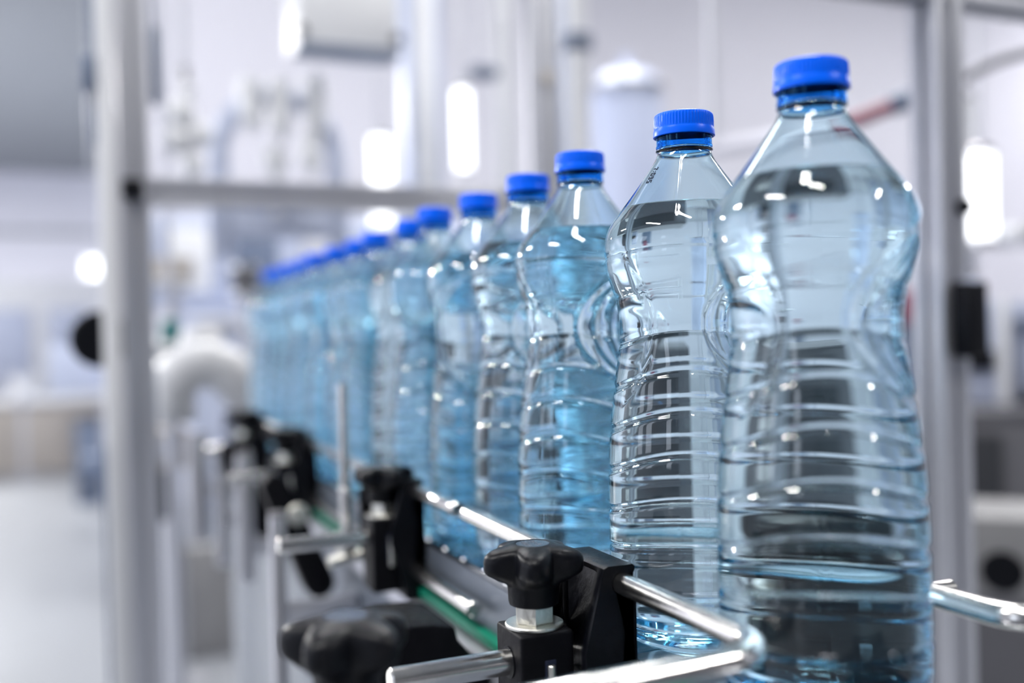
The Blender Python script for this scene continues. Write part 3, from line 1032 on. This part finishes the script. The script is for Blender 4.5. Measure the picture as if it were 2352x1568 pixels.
t = thing('valve_cluster', 'cluster of bright round steel fittings beside the left frame post', 'valve', at(430, 340, 2.6))
for (ox, oz, r) in ((-0.015, 0.09, .040), (-.03, 0.02, .040), (0.03, .035, .036), (.012, -.04, .034), (.005, .15, .020)):
    MB().lathe([(0, -r), (r * .5, -r * .87), (r * .87, -r * .5), (r, 0), (r * .87, r * .5), (r * .5, r * .87), (0, r)], 24, (ox, 0, oz)).obj('fitting', 'white', t, 60)
MB().cyl((0, .03, -.10), (0, .03, .22), .015, 16).obj('stem', 'steel', t)
MB().cyl((0, .03, .22), (0, .03, CEIL - t.location.z), .008, 10).obj('hanger', 'alu', t)

# machine body below the crossbar
mk_box('machine_bed', 'long grey lilac machine bed below the crossbar, behind the far bottles', 'machine', 345, 500, 1250, 700, 4.4, 0.5, 'paleblue',
       extra=lambda t, w_, dep, h: [MB().box((-w_ * .42 + i * w_ * .16, -dep / 2 - .01, h * .5), (w_ * .10, .02, h * .7), .004).obj('cover', ['white', 'slate', 'alu', 'slate', 'white', 'slate'][i], t) for i in range(6)])
mk_box('machine_bed', 'pale blue machine bed low behind the far end of the bottle row', 'machine', 430, 705, 1300, 1010, 4.2, 0.5, 'paleblue', floor=True,
       extra=lambda t, w_, dep, h: MB().box((0, -dep / 2 - .012, h - .06), (w_, .024, .05), .004).obj('trim', 'alu', t))
mk_box('motor_cover', 'beige motor cover behind the left frame post', 'cover', 350, 592, 440, 655, 3.0, 0.10, 'beige',
       extra=lambda t, w_, dep, h: MB().box((0, -dep / 2, h * .2), (w_ * 1.1, .02, h * .2), .004).obj('rim', 'white', t), hold='down')
mk_tube('motor', 'small round dark motor near the last blue cap', 'motor', 562, 610, 680, 2.8, 60, 'grey', hold='down')
mk_box('sensor', 'small teal sensor box behind the left frame post', 'sensor', 372, 735, 410, 788, 2.2, 0.04, 'teal',
       extra=lambda t, w_, dep, h: MB().cyl((0, 0, h), (0, 0, h + .01), w_ * .3, 16, .001).obj('lens', 'white', t), hold='up')
mk_tube('roller', 'white roller standing right of the left frame post under the teal sensor', 'roller', 376, 800, 885, 2.4, 74, 'white',
        extra=lambda t, r, h: MB().lathe([(r, h), (r * .8, h + r * .5), (r * .4, h + r * .75), (0, h + r * .8)], 24).obj('dome', 'white', t))
mk_tube('roller', 'grey upright tube under the white roller', 'roller', 380, 887, 990, 2.4, 60, 'paleblue', hold='down')
t = thing('curved_duct', 'thick white curved duct beside the far bottles, above the uprights', 'duct', at(470, 920, 1.86))
q = []
for i in range(12):
    a = PI * (1.02 - 0.80 * i / 11)
    q.append((0.062 * math.cos(a), -0.02, 0.010 + 0.058 * math.sin(a)))
MB().tube([(q[0][0], -0.02, -0.035)] + q + [(0.085, -0.01, 0.0), (0.10, 0.0, -0.02)], 0.044, 24).obj('duct', 'white', t, 60)
MB().cyl((0.0, 0.03, 0.06), (0.0, 0.03, 0.135), 0.040, 24, .012).obj('cap_piece', 'white', t, 50)
MB().box((0.055, .02, -.055), (.05, .05, .075), .006).obj('clamp_block', 'paleblue', t)
MB().cyl((-0.055, 0.03, -t.location.z), (-0.055, 0.03, -0.03), 0.012, 12).obj('stand', 'alu', t)
mk_box('gearbox', 'dark gearbox between the white duct and the far bottles', 'gearbox', 540, 820, 610, 905, 1.95, 0.08, 'darkgrey',
       extra=lambda t, w_, dep, h: MB().cyl((0, -dep / 2 - .01, h / 2), (0, -dep / 2, h / 2), h * .3, 20, .002).obj('flange', 'slate', t), hold='down')
mk_box('terminal_box', 'beige terminal box right of the left frame post', 'box', 345, 985, 425, 1078, 2.1, 0.09, 'beige',
       extra=lambda t, w_, dep, h: MB().box((0, -dep / 2 - .004, h * .55), (w_ * .7, .008, h * .6), .002).obj('lid', 'alu', t))
mk_box('motor_block', 'black motor under the beige terminal box', 'motor', 360, 1080, 412, 1195, 2.1, 0.09, 'darkgrey',
       extra=lambda t, w_, dep, h: [MB().box((0, -dep / 2, h * (.2 + .2 * i)), (w_ * 1.05, .012, h * .05)).obj('fin', 'black', t) for i in range(4)], hold='down')
mk_box('floor_slab', 'low wide added grey plinth on the floor beyond the uprights', 'slab', 340, 1240, 900, 1420, 3.4, 1.1, 'midgrey', floor=True, bevel=0.01,  # added slab, makes this stretch of floor a darker grey
       extra=lambda t, w_, dep, h: MB().box((0, 0, h + .004), (w_ * .9, dep * .85, .008), .002).obj('tread_plate', 'side', t))

# far left of the hall: bench, machines, small lamp
def bench_x(t, w_, dep, h):
    MB().box((0, 0, h + .02), (w_ * 1.04, dep * 1.1, .04), .005).obj('top', 'white', t)
    for s in (-.45, 0, .45):
        MB().box((s * w_, -dep / 2 - .03, h * .5), (.06, .06, h)).obj('leg', 'alu', t)


mk_box('work_bench', 'long low pale bench across the left side of the hall', 'bench', -420, 935, 262, 1040, 8.0, 0.8, 'beige', floor=True, extra=bench_x)
mk_box('packing_machine', 'pale packing machine behind the long bench on the left', 'machine', -300, 640, 240, 920, 9.4, 1.2, 'white', floor=True,
       extra=lambda t, w_, dep, h: [MB().box((w_ * (-.35 + .23 * i), -dep / 2 - .02, h * .6), (w_ * .16, .04, h * .45), .01).obj('door_panel', 'paleblue', t) for i in range(4)])
mk_tube('round_lamp', 'small bright round lamp glowing left of the frame post', 'lamp', 219, 592, 640, 7.8, 46, 'tube_light', hold='up')
mk_tube('white_drum', 'white drum standing on the bench', 'drum', 50, 862, 915, 7.8, 52, 'white', hold='down')
mk_box('crate', 'dark crate beside the bench near the frame post', 'crate', 175, 965, 230, 1010, 6.5, 0.25, 'slate',
       extra=lambda t, w_, dep, h: MB().box((0, 0, h + .01), (w_ * 1.1, dep * 1.1, .03)).obj('rim', 'grey', t), floor=True)
mk_box('floor_cart', 'dark low cart on the floor left of the frame post', 'cart', 195, 1050, 258, 1105, 5.2, 0.25, 'slate',
       extra=lambda t, w_, dep, h: [MB().cyl((s * w_ * .4, -dep / 2, -.02), (s * w_ * .4, -dep / 2 + .04, -.02), .03, 14).obj('wheel', 'black', t) for s in (-1, 1)])
mk_box('press', 'pale blue press standing behind the door handle', 'machine', 120, 790, 250, 900, 6.5, 0.4, 'paleblue',
       extra=lambda t, w_, dep, h: MB().cyl((0, 0, h), (0, 0, h + .15), .08, 18, .01).obj('column', 'slate', t))
struct('trim_1', MB().box((-3.0, 22.78, 3.35), (9, 0.06, 0.10)), 'ceiling')

# right side machinery behind the frontmost bottle
def cab_x(t, w_, dep, h):
    MB().box((-w_ * .15, -dep / 2 - .008, h * .86), (w_ * .5, .016, h * .20), .004).obj('door', 'darkgrey', t)
    MB().box((0, 0, h + .01), (w_ * 1.02, dep * 1.02, .02), .004).obj('top_plate', 'grey', t)


CABTOP = at(2130, 965, 2.3).z + 0.0205
mk_box('machine_cabinet', 'large dark grey machine cabinet low on the right behind the bottles', 'machine', 1560, 965, 2700, 1200, 2.3, 0.7, 'grey', yaw=-0.68, floor=True, extra=cab_x)
mk_box('switch_cabinet', 'pale blue cabinet with a black slot, right of the black lock', 'cabinet', 2195, 690, 2285, 950, 2.45, 0.25, 'paleblue', yaw=-0.82, zbase=CABTOP,
       extra=lambda t, w_, dep, h: [MB().box((0.0, -dep / 2 - .01, h * .43), (w_ * .8, .03, h * .2), .006).obj('slot_cover', 'black', t), MB().box((w_ * .62, -dep / 2, h * .5), (w_ * .3, .03, h), .004).obj('edge_strip', 'white', t)])
mk_box('switch_cabinet', 'slate blue cabinet at the right edge beside the pale one', 'cabinet', 2325, 690, 2480, 960, 2.45, 0.25, 'paleblue', yaw=-0.82, zbase=CABTOP,
       extra=lambda t, w_, dep, h: [MB().box((0.0, -dep / 2 - .01, h * .78), (w_ * .9, .03, h * .13), .006).obj('dark_band', 'slate', t), MB().box((0, -dep / 2, h * .06), (w_ * .8, .03, h * .12), .004).obj('dark_foot', 'darkgrey', t)])
mk_box('machine_housing', 'pale grey housing with a round black opening, low at the right edge', 'housing', 2228, 1192, 2480, 1375, 1.6, 0.2, 'midgrey', yaw=-0.85,
       extra=lambda t, w_, dep, h: MB().cyl((-w_ * .20, -dep / 2 - .004, h * .32), (-w_ * .20, -dep / 2 + .02, h * .32), .034, 30, .002).obj('opening', 'black', t))
mk_box('back_machine', 'slate blue machine part between the frontmost bottle and the post', 'machine', 1990, 690, 2118, 1010, 3.4, 0.3, 'slate', yaw=-0.75, floor=True,
       extra=lambda t, w_, dep, h: MB().box((w_ * .1, -dep / 2, h * .98), (w_ * .5, .05, h * .1), .01).obj('red_knob', 'red', t))
mk_tube('glowing_tube', 'upright tube made to glow at the upper right beyond the frame', 'tube', 2252, 345, 560, 2.4, 60, 'tube_light', hold='up')  # no lamp: glow put into the tube for the bright spot here
mk_tube('white_column', 'pale column beside the bright tube at the upper right', 'column', 2215, 220, 640, 2.8, 46, 'white')
mk_box('shelf_plate', 'grey horizontal plate above the pale cabinet on the right', 'plate', 2180, 520, 2450, 548, 2.5, 0.3, 'white',
       extra=lambda t, w_, dep, h: MB().box((0, -dep / 2, -.01), (w_, .02, .02)).obj('lip', 'alu', t))
# tilted lever, red handle and black end
t = thing('lever', 'tilted lever with a dull red grip and black end behind the first cap', 'lever', at(2010, 258, 1.7))
a = at(1940, 285, 1.7) - at(2010, 258, 1.7)
b = at(2045, 245, 1.7) - at(2010, 258, 1.7)
c = at(2092, 224, 1.7) - at(2010, 258, 1.7)
MB().cyl(a, b, 0.013, 20, .003).obj('grip', 'red', t)
MB().cyl(b, c, 0.018, 20, .005).obj('end_piece', 'slate', t)
a2 = at(1640, 345, 2.2) - at(2010, 258, 1.7)
MB().cyl(a2, a, 0.016, 16).obj('bar', 'wall', t)
MB().cyl(a2, (a2.x, a2.y, CEIL - t.location.z), 0.010, 12).obj('hanger', 'alu', t)
# dark cable sagging at the upper right
t = thing('cable', 'dark hose curving across the upper right corner beyond the post', 'hose', at(2270, 150, 1.9))
o0 = at(2270, 150, 1.9)
MB().tube([at(x, y, 1.9) - o0 for x, y in ((2175, 200), (2215, 180), (2260, 155), (2310, 135), (2360, 122), (2430, 118))], 0.009, 14).obj('hose', 'grey', t, 60)
MB().cyl(at(2180, 185, 1.9) - o0, at(2180, 215, 1.9) - o0, 0.014, 16, .002).obj('fitting', 'grey', t)
